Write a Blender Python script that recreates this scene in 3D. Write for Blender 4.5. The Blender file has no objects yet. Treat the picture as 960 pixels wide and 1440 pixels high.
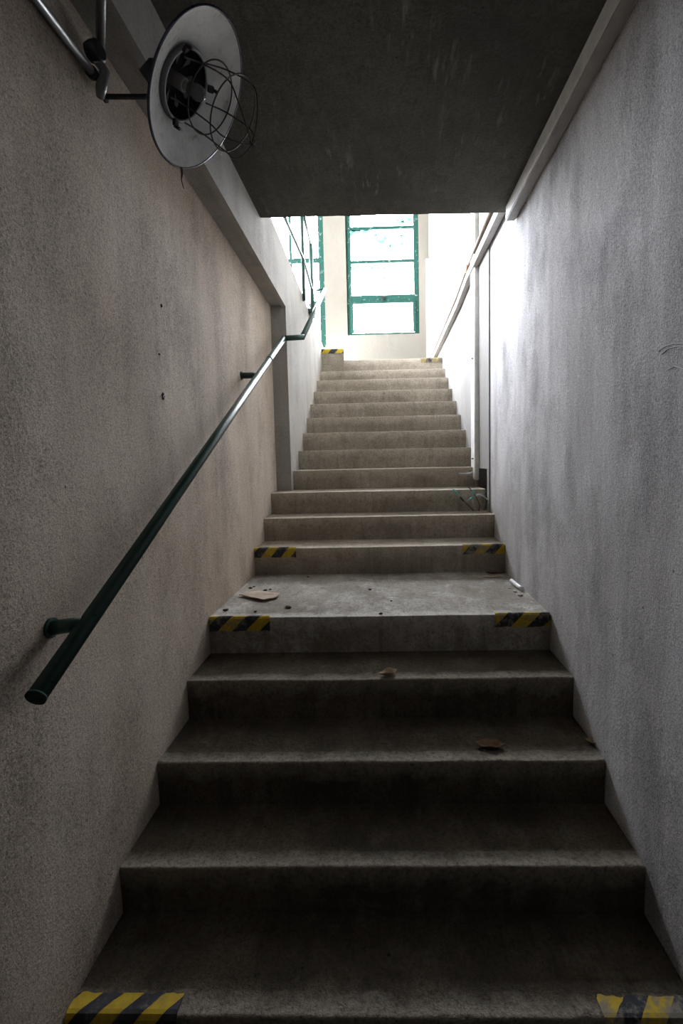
import bpy, bmesh, math, random
from mathutils import Vector, Matrix, noise
random.seed(7)
C = bpy.context.scene.collection
S = bpy.context.scene
PI = math.pi
SKY = 29.0
Z0 = 1.587                       # eye height above the lower floor

# ------------------------------------------------------------------ camera
F, PIT, ROL, YAW, SX, SY = 670.0, -0.08153, -0.02094, 0.02479, 41.43, -19.36
_r = Vector((math.cos(YAW), math.sin(YAW), 0))
_fw = Vector((-math.sin(YAW)*math.cos(PIT), math.cos(YAW)*math.cos(PIT), math.sin(PIT)))
_u = _r.cross(_fw)
R_ = _r*math.cos(ROL) + _u*math.sin(ROL)
U_ = -_r*math.sin(ROL) + _u*math.cos(ROL)
EYE = Vector((0, 0, Z0))
cd = bpy.data.cameras.new('camera'); cam = bpy.data.objects.new('camera', cd); C.objects.link(cam)
cd.sensor_fit = 'VERTICAL'; cd.sensor_height = 24.0; cd.lens = F/1440*24.0
cd.shift_x = -SX/1440; cd.shift_y = SY/1440
cd.clip_start = 0.02
m = Matrix((( R_.x, U_.x, -_fw.x, EYE.x), (R_.y, U_.y, -_fw.y, EYE.y), (R_.z, U_.z, -_fw.z, EYE.z), (0, 0, 0, 1)))
cam.matrix_world = m
S.camera = cam

def on(ax, v, px, py):
    """survey helper: the point of the plane (axis ax = v) sighted at a photo position"""
    d = _fw + R_*((px-480-SX)/F) - U_*((py-720-SY)/F)
    t = (v-EYE[ax])/d[ax]
    return EYE + d*t

# ------------------------------------------------------------------ helpers
def obj(name, bm, mat, parent=None, smooth=False, kind=None):
    me = bpy.data.meshes.new(name)
    bmesh.ops.recalc_face_normals(bm, faces=bm.faces[:])
    bm.to_mesh(me); bm.free()
    if smooth:
        for p in me.polygons: p.use_smooth = True
    o = bpy.data.objects.new(name, me); C.objects.link(o)
    for mm in (mat if isinstance(mat, (list, tuple)) else [mat]): me.materials.append(mm)
    if parent:
        o.parent = parent
        o.matrix_parent_inverse = Matrix.Translation(-parent.location)
    if kind: o['kind'] = kind
    return o
def tag(o, label, cat, group=None):
    o['label'] = label; o['category'] = cat
    if group: o['group'] = group
    return o
def thing(name, loc, label, cat, group=None):
    o = bpy.data.objects.new(name, None); C.objects.link(o); o.location = loc
    o.empty_display_size = 0.05
    return tag(o, label, cat, group)
def box(bm, x0, x1, y0, y1, z0, z1):
    vs = [bm.verts.new((x, y, z)) for x in (x0, x1) for y in (y0, y1) for z in (z0, z1)]
    for f in ((0,1,3,2),(4,6,7,5),(0,4,5,1),(2,3,7,6),(0,2,6,4),(1,5,7,3)):
        bm.faces.new([vs[i] for i in f])
    return vs
def prism_x(bm, x0, x1, prof):          # profile of (y, z) pushed along x
    a = [bm.verts.new((x0, y, z)) for y, z in prof]; b = [bm.verts.new((x1, y, z)) for y, z in prof]
    n = len(prof)
    bm.faces.new(a); bm.faces.new(b[::-1])
    for i in range(n): bm.faces.new((a[i], b[i], b[(i+1)%n], a[(i+1)%n]))
def frame_of(d):
    d = d.normalized()
    a = d.cross(Vector((0, 0, 1)))
    if a.length < 1e-3: a = Vector((1, 0, 0))
    a.normalize(); return a, a.cross(d)
def tube(bm, pts, rad, seg=12, cap=True, closed=False):
    pts = [Vector(p) for p in pts]; n = len(pts); rings = []
    a = None
    for i, p in enumerate(pts):
        if closed: t = pts[(i+1)%n]-pts[i-1]
        else: t = pts[min(i+1, n-1)]-pts[max(i-1, 0)]
        t.normalize()
        if a is None: a, b = frame_of(t)
        else:
            a = (a-t*a.dot(t)).normalized()
        b = a.cross(t)
        rr = rad[i] if isinstance(rad, (list, tuple)) else rad
        rings.append([bm.verts.new(p+a*rr*math.cos(2*PI*k/seg)+b*rr*math.sin(2*PI*k/seg)) for k in range(seg)])
    for i in range(n if closed else n-1):
        A, B = rings[i], rings[(i+1)%n]
        for k in range(seg): bm.faces.new((A[k], A[(k+1)%seg], B[(k+1)%seg], B[k]))
    if cap and not closed:
        bm.faces.new(rings[0]); bm.faces.new(rings[-1][::-1])
def bend(p, q, r, s0=.03, n=6):          # rounded corner points around q
    p, q, r = Vector(p), Vector(q), Vector(r)
    a = q+(p-q).normalized()*s0; b = q+(r-q).normalized()*s0
    return [a.lerp(q, t).lerp(q.lerp(b, t), t) for t in [i/n for i in range(n+1)]]
def lathe(bm, c, n, prof, seg=64, cap0=False, cap1=False):   # prof: (radius, height along n)
    a, b = frame_of(Vector(n)); n = Vector(n).normalized(); c = Vector(c)
    rings = [[bm.verts.new(c+n*h+(a*math.cos(2*PI*k/seg)+b*math.sin(2*PI*k/seg))*r) for k in range(seg)] for r, h in prof]
    for A, B in zip(rings, rings[1:]):
        for k in range(seg): bm.faces.new((A[k], A[(k+1)%seg], B[(k+1)%seg], B[k]))
    if cap0: bm.faces.new(rings[0])
    if cap1: bm.faces.new(rings[-1][::-1])
def bar(bm, p, q, w, h, up=Vector((0, 0, 1))):   # rectangular bar from p to q
    p, q = Vector(p), Vector(q); t = (q-p).normalized(); s = t.cross(up).normalized(); v = s.cross(t)
    R = [[bm.verts.new(c+s*(i*w/2)+v*(j*h/2)) for i, j in ((-1,-1),(1,-1),(1,1),(-1,1))] for c in (p, q)]
    bm.faces.new(R[0]); bm.faces.new(R[1][::-1])
    for k in range(4): bm.faces.new((R[0][k], R[0][(k+1)%4], R[1][(k+1)%4], R[1][k]))
def bevel(o, w=.003, seg=2):
    mo = o.modifiers.new('bevel', 'BEVEL'); mo.width = w; mo.segments = seg; mo.limit_method = 'ANGLE'; mo.angle_limit = .6
    return o

# ------------------------------------------------------------------ materials
class NT:
    def __init__(s, name):
        s.m = bpy.data.materials.new(name); s.m.use_nodes = True; s.t = s.m.node_tree; s.t.nodes.clear()
        s.out = s.n('ShaderNodeOutputMaterial')
        s.tc = s.n('ShaderNodeTexCoord').outputs['Object']
    def n(s, ty, **kw):
        nd = s.t.nodes.new(ty)
        for k, v in kw.items(): setattr(nd, k, v)
        return nd
    def put(s, inp, v):
        if hasattr(v, 'is_output') or isinstance(v, bpy.types.NodeSocket): s.t.links.new(v, inp)
        elif isinstance(v, (tuple, list)) and len(v) == 3 and inp.type == 'RGBA': inp.default_value = (*v, 1)
        else: inp.default_value = v
    def map(s, scale, loc=(0,0,0), rot=(0,0,0), src=None):
        mp = s.n('ShaderNodeMapping'); s.put(mp.inputs['Vector'], src or s.tc)
        mp.inputs['Scale'].default_value = scale; mp.inputs['Location'].default_value = loc; mp.inputs['Rotation'].default_value = rot
        return mp.outputs[0]
    def noise(s, scale, detail=4, rough=.55, vec=None, dist=0):
        nd = s.n('ShaderNodeTexNoise'); s.put(nd.inputs['Vector'], vec or s.tc)
        nd.inputs['Scale'].default_value = scale; nd.inputs['Detail'].default_value = detail
        nd.inputs['Roughness'].default_value = rough; nd.inputs['Distortion'].default_value = dist
        return nd.outputs['Fac']
    def vor(s, scale, vec=None):
        nd = s.n('ShaderNodeTexVoronoi'); s.put(nd.inputs['Vector'], vec or s.tc); nd.inputs['Scale'].default_value = scale
        return nd.outputs['Distance']
    def ramp(s, fac, a, b, lo=0., hi=1.):
        nd = s.n('ShaderNodeMapRange'); s.put(nd.inputs[0], fac)
        nd.inputs[1].default_value = a; nd.inputs[2].default_value = b; nd.inputs[3].default_value = lo; nd.inputs[4].default_value = hi
        return nd.outputs[0]
    def math(s, op, a, b=0., c=None):
        nd = s.n('ShaderNodeMath', operation=op); s.put(nd.inputs[0], a); s.put(nd.inputs[1], b)
        if c is not None: s.put(nd.inputs[2], c)
        return nd.outputs[0]
    def mix(s, fac, a, b, mode='MIX'):
        nd = s.n('ShaderNodeMix', data_type='RGBA', blend_type=mode)
        s.put(nd.inputs['Factor'], fac); s.put(nd.inputs['A'], None or a) if False else None
        s.put(nd.inputs[6], a); s.put(nd.inputs[7], b)
        return nd.outputs[2]
    def bump(s, h, strength=.3, dist=.01, normal=None):
        nd = s.n('ShaderNodeBump'); s.put(nd.inputs['Height'], h)
        nd.inputs['Strength'].default_value = strength; nd.inputs['Distance'].default_value = dist
        if normal is not None: s.put(nd.inputs['Normal'], normal)
        return nd.outputs[0]
    def done(s, color, rough=.8, normal=None, metal=0., spec=.3, **kw):
        p = s.n('ShaderNodeBsdfPrincipled'); s.put(p.inputs['Base Color'], color); s.put(p.inputs['Roughness'], rough)
        p.inputs['Metallic'].default_value = metal; p.inputs['Specular IOR Level'].default_value = spec
        if normal is not None: s.put(p.inputs['Normal'], normal)
        for k, v in kw.items(): s.put(p.inputs[k.replace('_', ' ')], v)
        s.t.links.new(p.outputs[0], s.out.inputs[0]); return s.m

def plaster(name, base, dirt, warm, streak=.5, stain=.6, grain=.35, seed=0):
    t = NT(name)
    o = t.map((1, 1, 1), (seed, seed*.7, 0))
    big = t.noise(.9, 5, .6, o)
    mid = t.noise(3.4, 7, .68, t.map((1, 1, .6), (seed, 0, 0)))
    strk = t.noise(5.0, 6, .62, t.map((1, 1, .11), (seed, 2, 0)))
    wash = t.noise(1.6, 4, .6, t.map((1, 1, .35), (3, seed, 1)))
    fine = t.noise(120, 4, .8)
    gr2 = t.noise(300, 3, .8)
    c = t.mix(t.ramp(big, .40, .62, 0, .9), base, warm)
    c = t.mix(t.math('MULTIPLY', t.ramp(strk, .44, .74), streak), c, dirt)
    c = t.mix(t.math('MULTIPLY', t.ramp(mid, .48, .70), stain), c, dirt)
    c = t.mix(t.math('MULTIPLY', t.ramp(wash, .52, .72), streak*.8), c, tuple(min(1, v*1.22) for v in base))
    # dark grit caught in the trowelled texture
    g = t.math('MULTIPLY', t.ramp(fine, .47, .68), t.ramp(mid, .34, .62, .3, 1))
    c = t.mix(t.math('MULTIPLY', g, grain), c, tuple(v*.38 for v in dirt))
    c = t.mix(t.math('MULTIPLY', t.ramp(gr2, .50, .66), grain*.75), c, tuple(v*.5 for v in dirt))
    c = t.mix(t.math('MULTIPLY', t.ramp(gr2, .48, .34), grain*.5), c, tuple(min(1, v*1.3) for v in base))
    spots = t.math('MULTIPLY', t.ramp(t.vor(11), .055, .03), t.ramp(t.noise(2.3, 2, .5, o), .50, .57))
    c = t.mix(t.math('MULTIPLY', spots, .8), c, tuple(v*.2 for v in dirt))
    h = t.math('ADD', t.math('MULTIPLY', fine, .9), t.math('ADD', t.math('MULTIPLY', gr2, .45), t.math('MULTIPLY', mid, 3.5)))
    return t.done(c, .88, t.bump(h, .75, .0055), spec=.2)

def concrete(name, base, dark, light, lightamt=.4, scratch=0., edge=False):
    t = NT(name)
    big = t.noise(1.9, 6, .62)
    mid = t.noise(7.5, 7, .72)
    fine = t.noise(70, 4, .75)
    gr2 = t.noise(180, 3, .8)
    vert = t.noise(22, 4, .65, t.map((1, .4, .07)))
    c = t.mix(t.ramp(big, .36, .64), dark, base)
    c = t.mix(t.math('MULTIPLY', t.ramp(mid, .50, .68), lightamt), c, light)
    c = t.mix(t.math('MULTIPLY', t.ramp(vert, .50, .70), .5), c, tuple(v*.62 for v in dark))
    c = t.mix(t.math('MULTIPLY', t.ramp(fine, .47, .68), .65), c, tuple(v*.5 for v in dark))
    c = t.mix(t.math('MULTIPLY', t.ramp(gr2, .5, .66), .45), c, tuple(v*.45 for v in dark))
    sp = t.math('MULTIPLY', t.ramp(t.vor(16), .1, .05), t.ramp(t.noise(5.1, 2), .52, .60))
    c = t.mix(t.math('MULTIPLY', sp, .85), c, tuple(v*.18 for v in dark))
    if scratch:
        sc = t.noise(30, 3, .7, t.map((1, .13, 1)))
        patch = t.ramp(t.noise(1.7, 3, .6), .50, .62)
        c = t.mix(t.math('MULTIPLY', t.math('MULTIPLY', t.ramp(sc, .58, .70), patch), scratch), c, light)
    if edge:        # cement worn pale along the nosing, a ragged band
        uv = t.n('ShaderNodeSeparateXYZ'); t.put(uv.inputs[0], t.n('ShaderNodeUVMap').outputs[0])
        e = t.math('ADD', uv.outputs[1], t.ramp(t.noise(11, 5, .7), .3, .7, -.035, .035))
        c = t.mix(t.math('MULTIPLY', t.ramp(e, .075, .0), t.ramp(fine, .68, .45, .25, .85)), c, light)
    h = t.math('ADD', t.math('MULTIPLY', fine, .8), t.math('ADD', t.math('MULTIPLY', mid, 1.4), t.math('MULTIPLY', gr2, .35)))
    return t.done(c, .85, t.bump(h, .8, .008), spec=.25)

def paint(name, col, rough=.35, wear=.0, wearcol=(.5, .5, .48), spec=.5, metal=0.):
    t = NT(name)
    n1 = t.noise(14, 5, .65); n2 = t.noise(60, 3, .6)
    c = t.mix(t.ramp(n1, .4, .7, 0, .5), col, tuple(v*.6 for v in col))
    if wear: c = t.mix(t.math('MULTIPLY', t.ramp(t.noise(26, 5, .7), .60, .68), wear), c, wearcol)
    return t.done(c, t.ramp(n2, .3, .7, rough*.8, min(1, rough*1.3)), t.bump(n2, .12, .002), spec=spec, metal=metal)

M = {}
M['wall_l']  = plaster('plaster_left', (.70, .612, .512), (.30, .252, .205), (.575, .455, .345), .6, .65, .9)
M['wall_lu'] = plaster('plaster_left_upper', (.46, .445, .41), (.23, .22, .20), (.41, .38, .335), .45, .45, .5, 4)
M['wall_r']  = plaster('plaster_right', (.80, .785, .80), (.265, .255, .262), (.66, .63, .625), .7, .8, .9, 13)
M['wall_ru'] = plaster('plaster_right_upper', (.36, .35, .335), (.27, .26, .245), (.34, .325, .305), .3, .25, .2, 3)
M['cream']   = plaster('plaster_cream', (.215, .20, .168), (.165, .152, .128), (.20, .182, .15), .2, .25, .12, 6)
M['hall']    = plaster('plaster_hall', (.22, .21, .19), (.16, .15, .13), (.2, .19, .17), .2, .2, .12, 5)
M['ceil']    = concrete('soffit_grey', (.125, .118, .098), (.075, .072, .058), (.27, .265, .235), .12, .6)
M['step']    = concrete('step_concrete_dim', (.150, .128, .096), (.075, .063, .046), (.34, .305, .245), .28, edge=True)  # lower flight's dimness put into the colour: darker copy of the stair concrete
M['step_lit']  = concrete('upper_step_concrete_lit', (.50, .44, .36), (.30, .26, .205), (.60, .54, .45), .35, edge=True)  # upper flight's brightness put into the colour: paler copy of the stair concrete
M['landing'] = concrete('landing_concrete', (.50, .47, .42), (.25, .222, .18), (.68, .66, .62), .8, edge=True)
M['dark']    = concrete('recess_dark', (.05, .042, .035), (.025, .022, .02), (.08, .07, .06), .2)
M['floor']   = concrete('floor_concrete', (.22, .20, .165), (.13, .115, .095), (.30, .28, .24), .3)
M['green']   = paint('green_gloss', (.012, .066, .050), .34, .0, spec=.8)
M['greenw']  = paint('green_window_paint', (.011, .062, .047), .5, .8, (.40, .42, .40), spec=.25)
M['white']   = paint('white_trunking', (.84, .83, .80), .5)
M['grey']    = paint('grey_trunking', (.36, .345, .32), .55, .3, (.2, .19, .17))
M['brown']   = paint('brown_conduit', (.17, .125, .09), .55, .5, (.28, .16, .10))
M['galv']    = paint('galvanised_conduit', (.20, .205, .205), .38, .4, (.1, .09, .08), metal=.5)
M['black']   = paint('black_metal', (.012, .012, .013), .5)
M['rust']    = paint('rusty_wire', (.035, .027, .022), .6, .5, (.09, .05, .03))
M['enamel']  = paint('white_enamel', (.80, .81, .78), .3, .5, (.30, .26, .22))
M['navy']    = paint('navy_enamel', (.012, .014, .03), .3)
M['card']    = paint('cardboard', (.50, .41, .33), .9, .5, (.30, .24, .19), spec=.1)
M['pvc']     = paint('white_plastic', (.82, .83, .84), .4)
M['leaf']    = paint('dry_leaf', (.20, .13, .075), .8, .4, (.10, .06, .03), spec=.15)
M['leafpale']= paint('pale_dry_leaf', (.42, .32, .21), .8, .4, (.22, .15, .09), spec=.15)
M['teal']    = paint('teal_tape', (.16, .50, .44), .5, .3, (.6, .72, .68))
M['copper']  = paint('brown_cable', (.15, .10, .085), .5)
M['crumb']   = paint('dark_crumb', (.05, .04, .03), .9)
M['chip']    = paint('pale_chip', (.52, .50, .46), .9)
M['scratch'] = paint('scored_plaster', (.74, .74, .75), .9)
def glass(name, film=None):
    t = NT(name)
    tr = t.n('ShaderNodeBsdfTransparent'); gl = t.n('ShaderNodeBsdfGlossy'); gl.inputs['Roughness'].default_value = .05
    mx = t.n('ShaderNodeMixShader'); mx.inputs[0].default_value = .04
    if film is None: tr.inputs[0].default_value = (.96, .97, .97, 1)
    else:
        a = t.ramp(t.noise(7, 4, .6, t.map((1, 1, 1.2), film)), .55, .62)
        b = t.ramp(t.noise(3.0, 2, .5, t.map((1, 1, 1), (5, 2, 1))), .42, .6)
        t.put(tr.inputs[0], t.mix(t.math('MULTIPLY', a, b), (.96, .97, .97), (.012, .042, .039)))
    t.t.links.new(tr.outputs[0], mx.inputs[1]); t.t.links.new(gl.outputs[0], mx.inputs[2]); t.t.links.new(mx.outputs[0], t.out.inputs[0])
    return t.m
M['glass'] = glass('window_glass')
M['glassfilm'] = glass('window_glass_flaked_film', (3.3, 0, 7.1))
def residue_mat():
    t = NT('window_film_residue'); tr = t.n('ShaderNodeBsdfTransparent')
    t.put(tr.inputs[0], t.mix(t.ramp(t.noise(12, 4, .6), .35, .65), (.105, .195, .185), (.15, .205, .197)))
    t.t.links.new(tr.outputs[0], t.out.inputs[0]); return t.m
M['residue'] = residue_mat()
def bulbglass():
    t = NT('bulb_glass')
    return t.done((.9, .92, .92), .05, spec=.5, Transmission_Weight=.9, IOR=1.3)
M['bulb'] = bulbglass()
def clearplastic():
    t = NT('clear_plastic_film')
    tr = t.n('ShaderNodeBsdfTransparent'); df = t.n('ShaderNodeBsdfPrincipled'); df.inputs['Base Color'].default_value = (.8, .84, .9, 1); df.inputs['Roughness'].default_value = .25
    mx = t.n('ShaderNodeMixShader'); mx.inputs[0].default_value = .5
    t.t.links.new(tr.outputs[0], mx.inputs[1]); t.t.links.new(df.outputs[0], mx.inputs[2]); t.t.links.new(mx.outputs[0], t.out.inputs[0]); return t.m
M['film'] = clearplastic()
def tape_mat(name, period, phase, lean, wear):
    t = NT(name)
    uv = t.n('ShaderNodeUVMap').outputs[0]
    sp = t.n('ShaderNodeSeparateXYZ'); t.put(sp.inputs[0], uv)
    v = t.math('ADD', t.math('MULTIPLY', sp.outputs[1], lean), sp.outputs[0])
    fr = t.math('FRACT', t.math('ADD', t.math('DIVIDE', v, period), phase))
    yel = t.math('GREATER_THAN', fr, .5)
    n1 = t.noise(30, 5, .7); n2 = t.noise(9, 4, .6)
    yc = t.mix(t.ramp(n1, .35, .7), (.62, .43, .022), (.36, .26, .03))
    bc = t.mix(t.ramp(n1, .4, .7), (.022, .024, .032), (.07, .07, .078))
    c = t.mix(yel, bc, yc)
    w = t.math('MULTIPLY', t.ramp(t.math('ADD', t.math('MULTIPLY', n1, .6), t.math('MULTIPLY', n2, .4)), .585-.2*wear, .66-.18*wear), min(1, .5+wear*.5))
    c = t.mix(w, c, (.26, .23, .18))
    return t.done(c, .6, t.bump(n1, .3, .003))

# ------------------------------------------------------------------ plan of the stair (metres, lower floor = 0)
XL, XR, XL2, XR2 = -.839, .774, -.721, .764
YF = 7.49
D = [1.087, 1.361, 1.627, 1.916, 2.193, 3.026, 3.306, 3.548, 3.856, 4.118, 4.380, 4.640, 4.905, 5.190, 5.472, 5.738, 5.985]
H = [-1.402, -1.246, -1.083, -.913, -.737, -.561, -.399, -.237, -.079, .085, .249, .408, .571, .734, .900, 1.048, 1.222]
H = [h+Z0 for h in H]
TOP = H[16]
HALL = 1.62+Z0
ROOF = 5.0+Z0
HX = -2.9                          # inner face of the hall's left wall
JOG = 3.765

def W(z): return z+Z0

# ------------------------------------------------------------------ setting
bm = bmesh.new(); box(bm, -1.1, 1.1, -1.9, 1.3, -.2, 0); obj('floor', bm, M['dark'], kind='structure')
bm = bmesh.new(); box(bm, -1.1, 1.1, -1.9, -1.7, 0, W(1.4)); obj('wall_back', bm, M['dark'], kind='structure')

def zb(y): return W(1.245-.037*(y-2.1))            # underside of the beam
bm = bmesh.new(); prism_x(bm, XL-.16, XL, [(-1.9, 0), (JOG+.06, 0), (JOG+.06, zb(JOG)+.05), (-1.9, zb(-1.9)+.05)])
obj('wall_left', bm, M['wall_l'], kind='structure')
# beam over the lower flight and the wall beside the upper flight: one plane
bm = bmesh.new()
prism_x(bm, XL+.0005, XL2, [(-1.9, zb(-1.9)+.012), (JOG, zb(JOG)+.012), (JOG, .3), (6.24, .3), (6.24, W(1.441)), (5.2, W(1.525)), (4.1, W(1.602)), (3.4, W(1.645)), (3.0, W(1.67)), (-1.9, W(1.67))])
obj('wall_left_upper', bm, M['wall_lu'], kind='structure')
bm = bmesh.new(); prism_x(bm, XL2-.032, XL2+.003, [(-1.9, zb(-1.9)), (JOG+.002, zb(JOG)), (JOG+.002, zb(JOG)+.02), (-1.9, zb(-1.9)+.02)])
obj('trim_1', bm, M['wall_lu'], kind='structure')

# right wall, lower half and (1 cm proud) upper half with the broken-out niche
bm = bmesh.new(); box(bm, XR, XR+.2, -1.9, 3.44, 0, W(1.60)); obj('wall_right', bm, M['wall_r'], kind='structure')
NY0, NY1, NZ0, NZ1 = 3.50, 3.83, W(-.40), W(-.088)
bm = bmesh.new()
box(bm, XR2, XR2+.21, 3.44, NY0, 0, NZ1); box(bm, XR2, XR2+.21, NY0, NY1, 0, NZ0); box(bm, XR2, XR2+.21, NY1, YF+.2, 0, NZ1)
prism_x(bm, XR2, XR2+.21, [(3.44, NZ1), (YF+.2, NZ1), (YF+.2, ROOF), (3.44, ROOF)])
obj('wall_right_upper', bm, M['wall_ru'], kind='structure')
bm = bmesh.new(); box(bm, XR, XR+.2, -1.9, 3.44, W(1.60), ROOF); obj('wall_right_hall', bm, M['hall'], kind='structure')
bm = bmesh.new(); box(bm, XR2+.13, XR2+.2, NY0-.02, NY1+.02, NZ0-.02, NZ1+.02); obj('recess_back', bm, M['dark'], kind='structure')

# soffit slab over the lower flight: slightly out of level, as built
bm = bmesh.new()
zl, zr = W(1.497), W(1.388)
n = 40
def edge_y(u): return 3.05+(2.862-3.05)*u + .006*noise.noise(Vector((u*9, 0, 0)))
lo = []; hi = []; lob = []; hib = []
for i in range(n+1):
    u = i/n; xx = XL2+(XR-XL2)*u
    lo.append(bm.verts.new((xx, edge_y(u), zl+(zr-zl)*u+.003*noise.noise(Vector((u*14, 3, 0)))))); hi.append(bm.verts.new((xx, edge_y(u), HALL)))
    lob.append(bm.verts.new((xx, -1.9, zl+(zr-zl)*u))); hib.append(bm.verts.new((xx, -1.9, HALL)))
for i in range(n):
    bm.faces.new((lo[i], lo[i+1], hi[i+1], hi[i])); bm.faces.new((lo[i], lob[i], lob[i+1], lo[i+1]))
    bm.faces.new((hi[i], hi[i+1], hib[i+1], hib[i])); bm.faces.new((lob[i], hib[i], hib[i+1], lob[i+1]))
bm.faces.new((lo[0], hi[0], hib[0], lob[0])); bm.faces.new((lo[n], lob[n], hib[n], hi[n]))
obj('ceiling', bm, M['ceil'], kind='structure')

# upper hall that the flight climbs into
bm = bmesh.new(); box(bm, HX, XL-.0005, -1.9, 6.24, HALL-.18, HALL-.0); box(bm, HX, -1.02, 6.24, YF, HALL-.18, HALL)
obj('floor_hall', bm, M['floor'], kind='structure')
bm = bmesh.new(); box(bm, HX-.2, 1.0, -2.1, YF+.2, ROOF, ROOF+.2); obj('ceiling_hall', bm, M['hall'], kind='structure')
bm = bmesh.new(); box(bm, HX, XR, -2.1, -1.9, HALL, ROOF); obj('wall_back_hall', bm, M['hall'], kind='structure')
bm = bmesh.new(); box(bm, XL2-.02, XR2, 5.99, YF, TOP-.25, TOP-.001)
obj('floor_landing', bm, M['floor'], kind='structure')

# far wall with its two openings
W1 = (-.490, .612, W(1.905), W(3.95)); W2 = (-2.55, -.826, W(1.735), W(3.95))
def wall_y(name, y0, y1, x0, x1, z0, z1, holes, mat):
    xs = sorted({x0, x1, *[h[0] for h in holes], *[h[1] for h in holes]}); bm = bmesh.new()
    for a, b in zip(xs, xs[1:]):
        hs = [h for h in holes if h[0] <= a and h[1] >= b]
        if not hs: box(bm, a, b, y0, y1, z0, z1)
        else:
            box(bm, a, b, y0, y1, z0, hs[0][2]); box(bm, a, b, y0, y1, hs[0][3], z1)
    bmesh.ops.remove_doubles(bm, verts=bm.verts[:], dist=1e-5)
    return obj(name, bm, mat, kind='structure')
wall_y('wall_far', YF, YF+.16, HX, XR2, W(.9), ROOF, [W1, W2], M['cream'])
# left wall of the hall with a long opening added for light
W3 = (3.4, 6.3, W(2.3), W(4.7))
ys = [-1.9, W3[0], W3[1], YF+.16]; bm = bmesh.new()
box(bm, HX-.2, HX, ys[0], ys[1], HALL-.2, ROOF); box(bm, HX-.2, HX, ys[2], ys[3], HALL-.2, ROOF)
box(bm, HX-.2, HX, ys[1], ys[2], HALL-.2, W3[2]); box(bm, HX-.2, HX, ys[1], ys[2], W3[3], ROOF)
obj('wall_left_hall', bm, M['hall'], kind='structure')

def window_y(name, op, y, bars_z, bars_x, fw, filmrows=()):
    """steel window in an opening of the far wall; bars_z: (z, height), bars_x: x of mullions"""
    x0, x1, z0, z1 = op
    w = bpy.data.objects.new(name, None); C.objects.link(w); w.location = ((x0+x1)/2, y, z0); w['kind'] = 'structure'
    bm = bmesh.new()
    box(bm, x0, x0+fw, y, y+.05, z0, z1); box(bm, x1-fw, x1, y, y+.05, z0, z1)
    box(bm, x0+fw, x1-fw, y, y+.05, z1-fw, z1); box(bm, x0+fw, x1-fw, y, y+.05, z0, z0+fw*.45)
    bevel(obj('window_frame', bm, M['greenw'], w, kind='structure'), .004)
    for z, h in bars_z:
        bm = bmesh.new(); box(bm, x0+fw, x1-fw, y+.004, y+.046, z-h/2, z+h/2); bevel(obj('transom', bm, M['greenw'], w, kind='structure'), .004)
    for x in bars_x:
        bm = bmesh.new(); box(bm, x-.02, x+.02, y+.006, y+.044, z0+fw*.45, z1-fw); bevel(obj('mullion', bm, M['greenw'], w, kind='structure'), .004)
    zs = [z0+fw*.45]+[v for z, h in sorted(bars_z) for v in (z-h/2, z+h/2)]+[z1-fw]
    xs = [x0+fw]+[v for x in sorted(bars_x) for v in (x-.02, x+.02)]+[x1-fw]
    for i in range(0, len(zs), 2):
        for k in range(0, len(xs), 2):
            bm = bmesh.new(); box(bm, xs[k], xs[k+1], y+.022, y+.027, zs[i], zs[i+1])
            obj('pane', bm, M['glassfilm'] if i//2 in filmrows else M['glass'], w, kind='structure')
    return w
w1 = window_y('window_1', W1, YF+.03, [(W(2.445), .12), (W(3.0), .045), (W(3.49), .045)], [], .075)
# hopper sash of the lowest light, hung a little crooked in the frame, with its catch
bm = bmesh.new()
for a in ((-.437, -.395), (.515, .558)): box(bm, a[0], a[1], YF+.012, YF+.045, W(1.945), W(2.40))
box(bm, -.395, .515, YF+.012, YF+.045, W(2.375), W(2.40)); box(bm, -.395, .515, YF+.012, YF+.045, W(1.945), W(1.957))
bevel(obj('hopper_sash', bm, M['greenw'], w1, kind='structure'), .003)
bm = bmesh.new(); box(bm, .045, .075, YF+.004, YF+.032, W(2.40), W(2.465)); box(bm, .03, .09, YF+.0, YF+.02, W(2.455), W(2.475))
bevel(obj('window_catch', bm, M['black'], w1), .003)
yR = YF+.051
def residue(strokes):
    bm = bmesh.new()
    for wdt, pts in strokes:
        ps = [on(1, yR, a, b) for a, b in pts]
        if len(ps) == 1: ps = [ps[0]+Vector((-wdt*.005, 0, -.004)), ps[0]+Vector((wdt*.005, 0, .006))]
        P = []
        for p, q_ in zip(ps, ps[1:]): P += [p.lerp(q_, i/5) for i in range(5)]
        P.append(ps[-1]); rows = []
        for i, p in enumerate(P):
            t_ = (P[min(i+1, len(P)-1)]-P[max(i-1, 0)]).normalized(); n_ = Vector((t_.z, 0, -t_.x))
            h_ = wdt*.0088*(1+.55*noise.noise(p*23))*(.55+.45*math.sin(PI*(i+.5)/len(P)))
            rows.append([bm.verts.new(p+n_*k*h_+Vector((0, dy, 0))) for k in (-1, 1) for dy in (0, .002)])
        for A, B in zip(rows, rows[1:]):
            for a, b in ((0, 1), (1, 3), (3, 2), (2, 0)): bm.faces.new((A[a], A[b], B[b], B[a]))
        for E_ in (rows[0], rows[-1]): bm.faces.new((E_[0], E_[1], E_[3], E_[2]))
    return obj('film_residue', bm, M['residue'], w1, kind='structure')
residue([(4, [(556, 309), (563, 311), (572, 308), (579, 309)]), (3, [(565, 311), (567, 314)])])
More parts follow.
